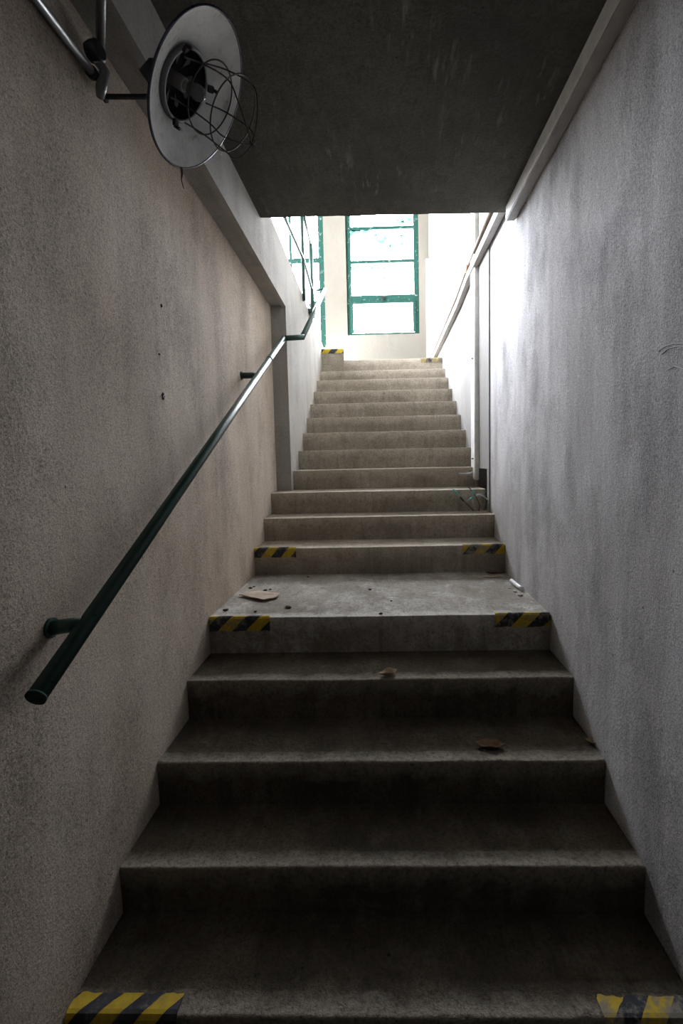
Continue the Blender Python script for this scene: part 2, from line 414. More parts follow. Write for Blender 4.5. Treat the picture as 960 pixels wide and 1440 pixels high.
residue([(6, [(494, 326), (497, 331)]), (4, [(493, 325), (500, 324), (507, 326)]), (3, [(508, 327), (514, 325), (518, 324)]),
         (3.5, [(527, 328), (528, 333), (531, 339)]), (3.5, [(531, 339), (537, 340), (541, 338)]), (3, [(541, 338), (542, 330)]), (1.6, [(548, 329), (552, 330)]),
         (2.6, [(562, 329), (564, 333), (569, 331)]), (3.6, [(563, 344), (567, 342)]), (2.4, [(551, 343), (548, 346), (547, 352)]), (2.2, [(543, 353), (551, 354), (560, 355), (566, 356)])])
residue([(4, [(495, 375), (496, 381)]), (2, [(506, 377), (509, 376)]), (2.4, [(521, 377), (525, 376)]), (2.6, [(530, 376), (533, 377)]), (2.8, [(538, 377), (543, 376)]), (2.2, [(546, 377), (549, 376)]), (2.2, [(561, 376), (563, 377)]),
         (1.8, [(520, 393), (523, 391)]), (1.8, [(529, 392), (531, 394)]), (1.8, [(537, 392), (543, 391)]), (2.6, [(573, 390), (579, 389)])])
w2 = window_y('window_2', W2, YF+.03, [(W(3.045), .075)], [-1.337, -1.9], .085)
# unseen window added in the hall's left wall to light the right wall
w3 = bpy.data.objects.new('added_window', None); C.objects.link(w3); w3.location = (HX, 3.5, W3[2]); w3['kind'] = 'structure'
bm = bmesh.new()
box(bm, HX-.12, HX-.07, W3[0], W3[1], W3[2], W3[2]+.05); box(bm, HX-.12, HX-.07, W3[0], W3[1], W3[3]-.05, W3[3])
for k in range(8):
    yy = W3[0]+(W3[1]-W3[0]-.05)*k/7; box(bm, HX-.12, HX-.07, yy, yy+.05, W3[2]+.05, W3[3]-.05)
obj('window_frame', bm, M['greenw'], w3, kind='structure')
bm = bmesh.new(); box(bm, HX-.098, HX-.092, W3[0]+.05, W3[1]-.05, W3[2]+.05, W3[3]-.05); obj('pane', bm, M['glass'], w3, kind='structure')

# ------------------------------------------------------------------ staircase
st = thing('concrete_staircase', (0, 0, 0), 'long worn grey concrete staircase climbing between two plastered walls to a bright window', 'staircase')
def step_mesh(x0, x1, y0, y1, z, zbot, seed, rnd, amp, nx=90):
    """one step: profile riser -> worn nosing -> tread, swept along x with chips in the nosing"""
    bm = bmesh.new(); cols = []; uvl = bm.loops.layers.uv.new('UVMap'); vd = {}
    for i in range(nx+1):
        u = i/nx; x = x0+(x1-x0)*u
        n1 = noise.noise(Vector((x*2.2, seed*3.7, 0))); n2 = noise.noise(Vector((x*9, seed*5.1, 1))); n3 = noise.noise(Vector((x*34, seed, 2)))
        chip = max(0, n2*.6+n3*.5-.28)*amp*3.2
        r = rnd*(1+.5*n2)+chip
        dy = n1*.004+n3*.0012; dz = n1*.003+n2*.0015
        prof = [(y0+.004, zbot), (y0+.003, z-.10), (y0+dy*.6, z-r-.012)]
        for k in range(6):
            a = PI/2*k/5
            prof.append((y0+dy+r-r*math.cos(a), z+dz*.5-r+r*math.sin(a)))
        prof += [(y0+.06, z+dz*.3), (y0+.15*(y1-y0)+.06, z), (y1, z+.002), (y1, zbot)]
        cols.append([bm.verts.new((x, a, b)) for a, b in prof])
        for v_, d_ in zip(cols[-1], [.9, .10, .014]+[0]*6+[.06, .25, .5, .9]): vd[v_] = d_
    for A, B in zip(cols, cols[1:]):
        for k in range(len(A)):
            f = bm.faces.new((A[k], B[k], B[(k+1)%len(A)], A[(k+1)%len(A)]))
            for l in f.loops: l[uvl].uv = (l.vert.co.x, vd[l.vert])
    bm.faces.new(cols[0]); bm.faces.new(cols[-1][::-1])
    return bm
for k in range(17):
    lower = k < 8
    x0, x1 = (XL+.001, XR-.001) if k < 7 else ((XL+.001, XR2-.001) if k == 7 else (XL2+.001, XR2-.001))
    yb = D[k+1]+.004 if k < 16 else 6.35
    if k == 7: yb = D[8]+.004
    zbt = max(0, H[k]-.34) if k else 0.0
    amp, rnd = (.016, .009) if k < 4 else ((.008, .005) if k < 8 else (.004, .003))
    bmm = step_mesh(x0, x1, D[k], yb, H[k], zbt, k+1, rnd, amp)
    o = obj('landing_slab' if k == 4 else 'step', bmm, M['landing'] if k == 4 else (M['step'] if k < 4 else M['step_lit']), st, smooth=False)
# first winder step at the top left, going on round the corner
bmm = step_mesh(-.735, -.446, 5.98, 7.3, W(1.358), W(.95), 33, .004, .003, 20); obj('winder_step', bmm, M['step_lit'], st)

# ------------------------------------------------------------------ hazard markings
def tape(x0, x1, k, top, drop, period, phase, lean, wear, label, y=None, z=None, mat=None, ragged=.004):
    y0 = D[k] if y is None else y; zt = H[k] if z is None else z
    prof = [(y0+top, zt+.0045), (y0+.012, zt+.0055), (y0+.003, zt+.004), (y0-.0045, zt-.004), (y0-.0055, zt-.014), (y0-.004, zt-drop)]
    bm = bmesh.new(); uvl = bm.loops.layers.uv.new('UVMap'); nx = 28; G = []
    for i in range(nx+1):
        x = x0+(x1-x0)*i/nx; row = []; s = 0
        for j, (a, b) in enumerate(prof):
            if j: s += math.hypot(a-prof[j-1][0], b-prof[j-1][1])
            w_ = ragged*noise.noise(Vector((x*40, j*3.3, k)))
            if j == 0: a += w_*2
            if j == len(prof)-1: b += w_
            xx = x+(ragged*noise.noise(Vector((j*2.1, k, 5))) if i in (0, nx) else 0)
            row.append((bm.verts.new((xx, a, b)), x-x0, s))
        G.append(row)
    for A, B in zip(G, G[1:]):
        for j in range(len(prof)-1):
            q = (A[j], A[j+1], B[j+1], B[j]); f = bm.faces.new([v[0] for v in q])
            for l, v in zip(f.loops, q): l[uvl].uv = (v[1], v[2])
    o = obj('hazard_stripe', bm, tape_mat('hazard_paint', period, phase, lean, wear))
    mo = o.modifiers.new('thick', 'SOLIDIFY'); mo.thickness = .0015; mo.offset = 1
    return tag(o, label, 'hazard stripe', 'black and yellow hazard stripes on the step edges')
def xat(k, px, py): return on(1, D[k], px, py).x
tape(xat(0, 92, 1429), xat(0, 248, 1429), 0, .05, .05, .112, .38, .9, .12, 'black and yellow striped marking on the left end of the lowest step in view')
tape(xat(0, 850, 1428), XR-.004, 0, .05, .05, .13, .46, .9, .75, 'faded, nearly worn off striped marking on the right end of the lowest step in view')
tape(XL+.004, xat(4, 379, 868), 4, .012, .062, .135, .62, 1.0, .3, 'yellow and black marking on the left end of the dusty landing edge')
tape(xat(4, 696, 864), XR-.004, 4, .012, .058, .152, .55, 1.0, .4, 'yellow and black marking on the right end of the dusty landing edge')
tape(XL+.004, xat(5, 416, 771), 5, .014, .058, .130, .72, .8, .25, 'yellow and black marking on the left of the first step above the landing')
tape(xat(5, 650, 766), XR-.004, 5, .010, .056, .136, .52, .9, .55, 'faded yellow and black marking on the right of the first step above the landing')
tape(xat(16, 592, 505), XR2-.004, 16, .012, .048, .145, .5, .3, .7, 'grey and yellow marking at the right end of the topmost full step')
tape(-.718, -.449, 16, .012, .05, .17, .2, .9, .2, 'black and yellow marking on the small raised corner step under the far window', y=5.98, z=W(1.358))

# ------------------------------------------------------------------ handrail
P0 = Vector((-.759, .975, W(-.500))); P1 = on(1, 3.715, 399, 476); P2 = on(1, 3.735, 425, 474); P3 = on(0, -.64, 457, 407)
hr = thing('handrail', (XL, 1.1, W(-.45)), 'dark green round pipe handrail climbing along the left wall with a sideways kink', 'handrail')
bm = bmesh.new(); tube(bm, [P0, P1], .021, 24); obj('lower_rail', bm, M['green'], hr, smooth=False)
for o in (bpy.data.objects['lower_rail'],):
    for p in o.data.polygons: p.use_smooth = len(p.vertices) == 4
def shade(o):
    for p in o.data.polygons: p.use_smooth = len(p.vertices) == 4
    return o
bm = bmesh.new(); tube(bm, [P1-Vector((.012, 0, 0)), P2+Vector((.016, 0, 0))], .0205, 20); shade(obj('kink_pipe', bm, M['green'], hr))
bm = bmesh.new(); tube(bm, [P2, P3], .021, 20); shade(obj('upper_rail', bm, M['green'], hr))
t = (P1-P0).normalized()
cj = P0+(P1-P0)*.82; bm = bmesh.new(); tube(bm, [cj-t*.02, cj+t*.02], .0225, 20); shade(obj('pipe_sleeve', bm, M['green'], hr))
bm = bmesh.new(); tube(bm, [P0-t*.001, P0+t*.006], .0222, 24); shade(obj('end_cap', bm, paint('dull_green_cap', (.010, .040, .032), .75, spec=.2), hr))
def rail_pt(y): return P0+(P1-P0)*((y-P0.y)/(P1.y-P0.y))
for y in (1.165, 2.93):
    q = rail_pt(y)
    bm = bmesh.new(); tube(bm, [(XL+.001, q.y-.02, q.z-.004), q], .0185, 18); b = shade(obj('wall_bracket', bm, M['green'], hr))
    bm = bmesh.new(); tube(bm, [(XL+.0005, q.y-.02, q.z-.004), (XL+.006, q.y-.02, q.z-.004)], .026, 18); shade(obj('flange', bm, M['green'], b))
for y in (4.72,):
    q = P2+(P3-P2)*((y-P2.y)/(P3.y-P2.y))
bm = bmesh.new(); tube(bm, [P3, (-.70, P3.y, P3.z), (-.745, P3.y, P3.z)], .018, 16); shade(obj('end_return', bm, M['green'], hr))

# guard railing on the wall beside the upper flight
gr = thing('guard_railing', (-.70, 5.1, W(1.5)), 'thin green pipe guard railing on the sloping wall top, in front of the tall window', 'railing')
X = -.70
pb = on(0, X, 438, 440); pt = on(0, X, 438, 348)
post = Vector((X, (pb.y+pt.y)/2, 0))
bm = bmesh.new(); tube(bm, [(X, post.y, pb.z-.02), (X, post.y, pt.z)], .021, 16); shade(obj('post', bm, M['green'], gr))
q2 = on(0, X, 426, 330)
bm = bmesh.new(); tube(bm, [(X, 4.58, W(1.49)), (X, 4.58, W(2.45))], .017, 16); shade(obj('post', bm, M['green'], gr))
a = on(0, X, 429, 312); dirn = (a-Vector((X, post.y, pt.z)))
bm = bmesh.new(); tube(bm, [(X, post.y, pt.z), a, a+dirn*1.5], .016, 14); shade(obj('top_rail', bm, M['green'], gr))
b1 = on(0, X, 427, 366); b0 = on(0, X, 403, 312); b2 = Vector((X, post.y, on(0, X, 437, 404).z))
bm = bmesh.new(); tube(bm, [b0+(b0-b1)*.8, b0, b1, b2], .014, 14); shade(obj('middle_rail', bm, M['green'], gr))
bm = bmesh.new(); box(bm, XL2+.001, X+.028, post.y-.17, post.y-.155, pb.z-.03, pb.z+.02); box(bm, X-.02, X+.028, post.y-.17, post.y+.02, pb.z-.03, pb.z-.022)
bevel(obj('foot_plate', bm, M['green'], gr), .002)
bm = bmesh.new(); tube(bm, [(XL2+.03, post.y-.173, pb.z-.005), (XL2+.03, post.y-.168, pb.z-.005)], .008, 12); obj('bolt', bm, M['galv'], bpy.data.objects['foot_plate'])
c0 = on(0, X, 431, 423)
bm = bmesh.new(); box(bm, X-.08, X+.03, 5.55, 5.57, W(1.72), W(1.80)); box(bm, X-.08, X+.03, 5.40, 5.57, W(1.72), W(1.728)); bevel(obj('rail_plate', bm, M['green'], gr), .002)

# ------------------------------------------------------------------ electrical trunking and conduit
# ceiling-edge trunking on the right
def ceil_z(x): return zl+(zr-zl)*((x-XL2)/(XR-XL2))
ct = thing('ceiling_trunking', (XR-.03, 1.0, W(1.34)), 'long pale cable trunking in the corner of right wall and dark soffit', 'trunking')
bm = bmesh.new(); prism = [(XR-.058, ceil_z(XR-.058)-.001), (XR-.0005, ceil_z(XR)-.001), (XR-.0005, W(1.322)), (XR-.058, W(1.322))]
a = [bm.verts.new((x, -1.6, z)) for x, z in prism]; b = [bm.verts.new((x, 2.80, z)) for x, z in prism]
bm.faces.new(a); bm.faces.new(b[::-1])
for i in range(4): bm.faces.new((a[i], b[i], b[(i+1)%4], a[(i+1)%4]))
bevel(obj('trunking_body', bm, M['white'], ct), .002)
bm = bmesh.new(); box(bm, XR-.054, XR-.008, -1.6, 2.806, W(1.314), W(1.3215)); bevel(obj('trunking_lid', bm, M['grey'], ct), .002)
# vertical trunking
vt = thing('vertical_trunking', (.75, 3.84, W(-.17)), 'tall narrow white trunking upright against the right wall, ending just above the stairs', 'trunking')
zb_ = on(1, 3.78, 669, 675).z
bm = bmesh.new(); box(bm, .735, XR2-.0005, 3.78, 3.94, zb_, W(2.6)); bevel(obj('trunking_body', bm, M['white'], vt), .002)
bm = bmesh.new(); box(bm, .729, .7345, 3.785, 3.935, zb_+.01, W(2.6)); bevel(obj('trunking_lid', bm, M['white'], vt), .0015)
for py in (502, 645):
    z_ = on(1, 3.78, 663, py).z
    bm = bmesh.new(); box(bm, .716, .7335, 3.83, 3.85, z_-.006, z_+.006); bevel(obj('clip', bm, M['galv'], vt), .002)
bm = bmesh.new(); tube(bm, [(.748, 3.83, zb_+.02), (.75, 3.80, zb_-.06), (.756, 3.74, zb_-.075)], .014, 10); shade(obj('cable_tail', bm, M['brown'], vt))
# horizontal runs along the right wall in the upper flight
def run(pts, w, h, nm, mat, root, off=0):
    for i, (p, q) in enumerate(zip(pts, pts[1:])):
        bm = bmesh.new(); bar(bm, (XR2-.0008-w/2-off, p[0], p[1]), (XR2-.0008-w/2-off, q[0], q[1]), w, h); bevel(obj(nm, bm, mat, root), .002)
h1 = thing('wall_trunking', (XR2, 4.5, W(1.44)), 'white topped cable trunking running along the right wall beside the upper flight', 'trunking')
run([(2.90, W(1.475)), (4.05, W(1.475)), (4.60, W(1.425)), (6.72, W(1.375)), (7.40, W(1.36))], .045, .055, 'trunking_length', M['grey'], h1)
h2 = thing('wall_conduit', (XR2, 4.5, W(1.55)), 'thin brownish conduit running just above the white trunking on the right wall', 'conduit')
pts = [(XR2-.024, 2.85, W(1.575)), (XR2-.024, 4.05, W(1.560)), (XR2-.024, 4.6, W(1.51)), (XR2-.024, 6.7, W(1.435)), (XR2-.024, 7.3, W(1.42))]
bm = bmesh.new(); tube(bm, pts, .022, 12); shade(obj('pipe', bm, M['brown'], h2))
bm = bmesh.new(); tube(bm, [(XR2-.024, 4.02, W(1.5605)), (XR2-.024, 4.14, W(1.552))], .0245, 12); shade(obj('coupling', bm, paint('rusty_band', (.38, .19, .10), .7), h2))
# short upright strip in the far corner
cs = thing('corner_trunking', (.74, 7.45, W(1.5)), 'short white upright trunking in the far right corner of the upper landing', 'trunking')
bm = bmesh.new(); box(bm, .715, XR2-.001, 7.452, YF-.0005, TOP+.0, W(2.99)); bevel(obj('trunking_body', bm, M['white'], cs), .002)
bm = bmesh.new(); box(bm, .722, .757, 7.446, 7.4515, TOP+.02, W(2.98)); bevel(obj('trunking_lid', bm, M['white'], cs), .0015)

# conduit group at the top left with the lamp bracket
cn = thing('steel_conduit', (-.82, 1.45, W(1.15)), 'galvanised conduit and junction box high on the left wall behind the big round lamp', 'conduit')
e0 = on(0, -.822, 131, 104)
bm = bmesh.new(); tube(bm, [(-.821, e0.y-1.6, e0.z-.02), e0], .0125, 14); shade(obj('wall_pipe', bm, M['galv'], cn))
bm = bmesh.new(); tube(bm, [e0-Vector((0, .012, 0)), e0+Vector((0, .004, 0))], .0165, 14); shade(obj('pipe_end', bm, M['black'], cn))
j = on(0, -.80, 135, 72)
bm = bmesh.new(); lathe(bm, j, (1, -.2, 0), [(.024, -.022), (.027, -.008), (.027, .010), (.022, .015)], 24, True, True); shade(obj('junction_box', bm, M['black'], cn))
k1 = on(0, -.80, 147, 100); k2 = on(0, -.805, 142, 124)
bm = bmesh.new(); tube(bm, [j+Vector((0, 0, -.02)), k1, k2, on(0, -.82, 141, 136)], [.013, .016, .015, .011], 14); shade(obj('elbow', bm, M['galv'], cn))
v0 = on(0, -.80, 141, 68); v1 = on(2, W(1.236), 142, 0)
bm = bmesh.new(); tube(bm, [v0, v1, v1+Vector((v1.x-v0.x, v1.y-v0.y, 0))], .0125, 14); shade(obj('drop_pipe', bm, M['galv'], cn))

# ------------------------------------------------------------------ floodlight lamp
LC = Vector((-.5187, 1.4802, W(1.0776))); LN = Vector((.8126, -.0215, -.5826)).normalized()
LR = .2
lamp = thing('wall_lamp', LC-LN*.12, 'big round white enamel industrial lamp with a crooked wire guard under the soffit', 'lamp')
bm = bmesh.new()
outer = [(.092, -.062), (.11, -.052), (.15, -.028), (.185, -.010), (LR, 0)]
inner = [(LR-.003, .001), (.185, -.007), (.15, -.024), (.112, -.046), (.096, -.056), (.092, -.062)]
lathe(bm, LC, LN, inner, 96); o = obj('reflector', bm, M['enamel'], lamp, smooth=True)
bm = bmesh.new(); lathe(bm, LC, LN, [(.092, -.0635), (.11, -.0545), (.15, -.031), (.185, -.0125), (LR, -.002)], 96); obj('reflector_back', bm, M['navy'], lamp, smooth=True)
A_, B_ = frame_of(LN)
def lp(r, a, h): return LC+LN*h+(A_*math.cos(a)+B_*math.sin(a))*r
bm = bmesh.new(); tube(bm, [lp(LR, 2*PI*k/96, -.001) for k in range(96)], .0038, 8, closed=True); obj('rim', bm, M['navy'], lamp, smooth=True)
bm = bmesh.new(); lathe(bm, LC, LN, [(.097, -.060), (.097, -.048), (.093, -.041), (.086, -.042), (.086, -.052)], 64); obj('seat_ring', bm, M['galv'], lamp, smooth=True)
bm = bmesh.new(); lathe(bm, LC, LN, [(.0858, -.044), (.0855, -.080), (.070, -.098), (.04, -.125), (.0, -.127)], 64); obj('lamp_housing', bm, M['black'], lamp, smooth=True)
bm = bmesh.new()
for k in range(8):
    a0 = 2*PI*k/8
    q = [lp(.034, a0, -.082), lp(.062, a0-.14, -.074), lp(.068, a0, -.072), lp(.062, a0+.14, -.074)]
    f = bm.faces.new([bm.verts.new(p) for p in q])
r_ = bmesh.ops.extrude_face_region(bm, geom=bm.faces[:])
bmesh.ops.translate(bm, vec=LN*-.004, verts=[v for v in r_['geom'] if isinstance(v, bmesh.types.BMVert)])
obj('vane_ring', bm, M['black'], lamp)
bm = bmesh.new(); lathe(bm, LC, LN, [(.0, -.124), (.019, -.12), (.019, -.05), (.0155, -.046), (.0145, -.066)], 32); obj('lampholder', bm, M['grey'], lamp, smooth=True)
bm = bmesh.new(); bd = (LN+Vector((.16, 0, -.02))).normalized()
lathe(bm, LC+LN*-.062, bd, [(.010, 0), (.011, .02), (.016, .034), (.0205, .048), (.0215, .058), (.0185, .071), (.010, .079), (.001, .081)], 32); obj('bulb', bm, M['bulb'], lamp, smooth=True)
# neck and bracket back to the wall
bm = bmesh.new()
nb = LC-LN*.122
tube(bm, [nb, nb+Vector((-.03, 0, .006)), nb+Vector((-.06, 0, -.015))], [.03, .026, .02], 18); shade(obj('neck', bm, M['black'], lamp))
w_a = on(0, XL+.002, 146, 136)
bm = bmesh.new(); w_b = on(0, -.69, 214, 136); tube(bm, [w_a, w_b, w_b+Vector((.03, .004, .0)), nb+Vector((-.02, 0, -.03))], .0075, 12); shade(obj('bracket_arm', bm, M['black'], lamp))
bm = bmesh.new(); tube(bm, [w_a, w_a+Vector((.006, 0, 0))], .016, 16); shade(obj('wall_plate', bm, M['black'], lamp))
# wire guard, hanging askew from its hinge
def wpt(dep, px, py):
    return EYE+(_fw + R_*((px-480-SX)/F) - U_*((py-720-SY)/F))*dep
g0 = LC+LN*-.030
c1, c2, tip = wpt(1.462, 296, 139), wpt(1.445, 328, 161), wpt(1.43, 354, 203)
GN = (LN+Vector((0, -.03, -.03))).normalized()
GA, GB = frame_of(GN)
def gp(c, r, a): return c+(GA*math.cos(a)+GB*math.sin(a))*r
bm = bmesh.new(); tube(bm, [gp(c1, .098, 2*PI*k/48) for k in range(48)], .0022, 8, closed=True); guard = obj('wire_guard', bm, M['rust'], lamp, smooth=True)
bm = bmesh.new(); tube(bm, [gp(c2, .102, 2*PI*k/48) for k in range(48)], .0022, 8, closed=True); obj('guard_ring', bm, M['rust'], guard, smooth=True)
for k in range(5):
    a = 2*PI*k/5+.35
    ctrl = [lp(.086, a, -.028), gp(c1, .098, a), gp(c2, .102, a), gp(c2.lerp(tip, .45), .085, a), gp(c2.lerp(tip, .82), .04, a), tip]
    P = []
    for i in range(len(ctrl)-1):            # Catmull-Rom
        p0, p1, p2, p3 = ctrl[max(i-1, 0)], ctrl[i], ctrl[i+1], ctrl[min(i+2, len(ctrl)-1)]
        for s in range(8):
            t_ = s/8; P.append(.5*((2*p1)+(p2-p0)*t_+(2*p0-5*p1+4*p2-p3)*t_**2+(3*p1-p0-3*p2+p3)*t_**3))
    P.append(ctrl[-1])
    bm = bmesh.new(); tube(bm, P, .0022, 8); obj('guard_wire', bm, M['rust'], guard, smooth=True)
td = (tip-c2).normalized()
bm = bmesh.new(); tube(bm, [tip-td*.008, tip+td*.010], .006, 10); obj('guard_knob', bm, M['rust'], guard)
for a in (.35+.2, 2.45, 4.5):
    p = lp(.090, a, -.036); q = lp(.106, a, -.028)
    bm = bmesh.new(); bar(bm, p, q, .018, .010, LN); tube(bm, [q-LN*.004, q+LN*.016], .005, 10); bevel(obj('guard_clip', bm, M['rust'], lamp), .0015)
# hanging scrap of cobweb string under the lamp
bm = bmesh.new(); s0 = wpt(1.475, 255, 236); tube(bm, [s0, s0+Vector((.001, 0, -.018)), s0+Vector((-.002, 0, -.035)), s0+Vector((.004, 0, -.062))], [.004, .0035, .0015, .001], 8); obj('cobweb_strand', bm, M['rust'], lamp, smooth=True)

# ------------------------------------------------------------------ litter on the stairs
def scrap(name, pts, z, th, mat, label, cat, curl=.0, group=None):
    """thin irregular sheet from an outline of ground points, curled at its rim"""
    bm = bmesh.new(); c = sum((Vector(p) for p in pts), Vector((0, 0)))/len(pts)
    out = []
    for i in range(len(pts)):
        p, q = Vector(pts[i]), Vector(pts[(i+1)%len(pts)])
        for s in range(3): out.append(p.lerp(q, s/3))
    rings = []
    for r in (1, .66, .33):
        rings.append([bm.verts.new((c.x+(p.x-c.x)*r, c.y+(p.y-c.y)*r, z+curl*(r**2)*(1+.6*noise.noise(Vector((p.x*30, p.y*30, 0))))+.001)) for p in out])
    cv = bm.verts.new((c.x, c.y, z+.001)); n = len(out)
    for A, B in zip(rings, rings[1:]):
        for k in range(n): bm.faces.new((A[k], A[(k+1)%n], B[(k+1)%n], B[k]))
    for k in range(n): bm.faces.new((rings[-1][k], rings[-1][(k+1)%n], cv))
    o = obj(name, bm, mat, smooth=True); mo = o.modifiers.new('thick', 'SOLIDIFY'); mo.thickness = th; mo.offset = 1
    return tag(o, label, cat, group)
ZL = H[4]+.001
def g4(px, py): p = on(2, ZL, px, py); return (p.x, p.y)
scrap('cardboard_scrap', [g4(336, 839), g4(352, 843), g4(372, 847), g4(390, 842), g4(393, 837), g4(380, 836), g4(366, 833.5), g4(350, 835)], ZL, .003, M['card'],
      'torn tan cardboard scrap lying at the left of the landing', 'cardboard', .010)
# cut piece of white pipe by the right wall
pa, pb_ = on(2, ZL+.014, 719, 816.5), on(2, ZL+.014, 734, 828)
mid = (pa+pb_)/2+Vector((-.006, .012, .002)); mid.x = min(mid.x, .755)
bm = bmesh.new(); P = [pa.lerp(mid, t_).lerp(mid.lerp(pb_, t_), t_) for t_ in [i/8 for i in range(9)]]
for p in P: p.x = min(p.x, XR-.018); p.z = ZL+.0135
tube(bm, P, .012, 16); tag(shade(obj('plastic_pipe_piece', bm, M['pvc'])), 'short bent piece of white plastic pipe lying by the right wall on the landing', 'pipe')
def leaf(name, ax_pt, L, wd, ang, z, mat, label, curl):
    c = Vector((ax_pt[0], ax_pt[1])); d = Vector((math.cos(ang), math.sin(ang))); s = Vector((-d.y, d.x)); pts = []
    prof = [(-1, .0), (-.6, .6), (-.1, 1.), (.4, .75), (.8, .35), (1, 0)]
    for a, b in prof: pts.append(tuple(c+d*(a*L/2)+s*(b*wd/2*(1+.3*random.uniform(-1, 1)))))
    for a, b in prof[-2:0:-1]: pts.append(tuple(c+d*(a*L/2)-s*(b*wd/2*(1+.3*random.uniform(-1, 1)))))
    return scrap(name, pts, z, .0015, mat, label, 'leaf', curl)
def gk(k, px, py): p = on(2, H[k]+.002, px, py); return (p.x, p.y)
leaf('dry_leaf', gk(4, 693, 806), .10, .05, .2, ZL, M['leaf'], 'curled brown dead leaf against the riser at the back right of the landing', .014)
leaf('dry_leaf', gk(3, 545, 949), .085, .045, .4, H[3]+.001, M['leafpale'], 'crumpled pale dry leaf on the middle of the step below the landing', .018)
leaf('dry_leaf', gk(2, 688, 1050), .11, .055, -.15, H[2]+.001, M['leaf'], 'dark curled leaf on the right of the second step below the landing', .016)
leaf('dry_leaf', gk(2, 836, 1046), .07, .04, -.6, H[2]+.001, M['leafpale'], 'small pale leaf by the right wall on the second step below the landing', .014)
leaf('dry_leaf', gk(4, 692, 812), .13, .018, .05, ZL, M['leafpale'], 'long thin leaf strip in front of the brown dead leaf on the landing', .006)
# dark droppings and crumbs: one by one
def crumb(px, py, k, s, label, mat='crumb', group='dark crumbs around the cardboard scrap'):
    p = on(2, H[k]+s*.4, px, py)
    bm = bmesh.new(); bmesh.ops.create_icosphere(bm, subdivisions=2, radius=s)
    for v in bm.verts:
        n_ = 1+.45*noise.noise(v.co*(1.3/s)+Vector((px, py, 0))); v.co = Vector((v.co.x*n_*1.35, v.co.y*n_, v.co.z*n_*.6))
    bmesh.ops.translate(bm, verts=bm.verts[:], vec=p+Vector((0, 0, s*.12)))
    return tag(obj('crumb', bm, M[mat], smooth=True), label, 'crumb', group)
crumb(405, 854, 4, .012, 'largest dark crumb to the right of the cardboard scrap')
crumb(352, 827, 4, .009, 'dark crumb behind the cardboard scrap near the left wall', )
crumb(357, 825, 4, .006, 'small dark crumb just behind the cardboard scrap near the left wall')
crumb(373, 830, 4, .008, 'dark crumb at the back edge of the cardboard scrap')
crumb(380, 829, 4, .006, 'small dark crumb behind the right half of the cardboard scrap')
crumb(317, 858, 4, .010, 'dark crumb near the left wall at the front of the landing')
crumb(359, 860, 4, .006, 'tiny dark crumb on the front edge of the landing under the cardboard')
crumb(433, 811.5, 4, .006, 'dark crumb at the foot of the riser at the back of the landing', group='dark crumbs out on the landing')
crumb(520, 829, 4, .008, 'dark crumb alone in the middle of the landing', group='dark crumbs out on the landing')
crumb(535, 863, 4, .007, 'dark crumb on the middle of the landing front edge', group='dark crumbs out on the landing')
crumb(550, 845, 4, .005, 'small dark crumb right of the middle of the landing', group='dark crumbs out on the landing')
crumb(731, 837, 4, .010, 'pale plaster chip in front of the white pipe piece', 'chip', 'plaster chips by the right wall')
crumb(724, 832, 4, .008, 'small pale plaster chip left of the white pipe piece', 'chip', 'plaster chips by the right wall')
crumb(716, 827, 4, .006, 'tiny pale plaster chip behind the others by the white pipe piece', 'chip', 'plaster chips by the right wall')
# grit on the landing: nobody could count it
bm = bmesh.new()
for i in range(520):
    u = random.random()**.7; x = -.75+1.48*u+random.gauss(0, .02); y = random.uniform(D[4]+.03, D[5]-.02)
    if not XL+.01 < x < XR-.02: continue
    s = random.uniform(.0012, .0034); c = Vector((x, y, H[4]+.0022))
    q = [bm.verts.new(c+Vector((s*random.uniform(.6, 1.4)*a, s*random.uniform(.6, 1.4)*b, 0))) for a, b in ((1, 0), (0, 1), (-1, 0), (0, -1))]; tp = bm.verts.new(c+Vector((0, 0, s)))
    for a in range(4): bm.faces.new((q[a], q[(a+1)%4], tp))
    bm.faces.new(q[::-1])
o = obj('grit', bm, M['chip']); o['kind'] = 'stuff'; tag(o, 'fine pale grit scattered over the dusty landing', 'grit')

# rubbish caught at the foot of the vertical trunking
def sheet_strip(name, pts, w, mat, label, cat, up=Vector((0, 0, 1))):
    bm = bmesh.new(); pts = [Vector(p) for p in pts]; prev = None
    P = []
    for i in range(len(pts)-1):
        p0, p1, p2, p3 = pts[max(i-1, 0)], pts[i], pts[i+1], pts[min(i+2, len(pts)-1)]
        for s in range(6):
            t_ = s/6; P.append(.5*((2*p1)+(p2-p0)*t_+(2*p0-5*p1+4*p2-p3)*t_**2+(3*p1-p0-3*p2+p3)*t_**3))
    P.append(pts[-1]); rows = []
    for i, p in enumerate(P):
        ww = w*(1+.3*math.sin(i*1.3)); rows.append((bm.verts.new(p-up*ww/2), bm.verts.new(p+up*ww/2)))
    for A, B in zip(rows, rows[1:]): bm.faces.new((A[0], B[0], B[1], A[1]))
    o = obj(name, bm, mat, smooth=True); mo = o.modifiers.new('thick', 'SOLIDIFY'); mo.thickness = .001
    return tag(o, label, cat)
yq = 3.46
def q(px, py, y=yq): return on(1, y, px, py)
sheet_strip('plastic_film_strip', [q(655, 704), q(663, 701), q(672, 695), q(680, 698), q(687, 704)], .010, M['film'], 'curved strip of clear plastic film at the foot of the white trunking', 'plastic film')
sheet_strip('plastic_film_strip', [q(645, 666, 3.84), q(652, 666.5, 3.82), q(660, 665.5, 3.80), q(665, 664, 3.775)], .014, M['film'], 'short clear plastic film strip sticking out left of the white trunking', 'plastic film')
tn = thing('cable_stub', q(664, 716), 'frayed brown cable stub with a teal taped end leaning beside the white trunking', 'cable')
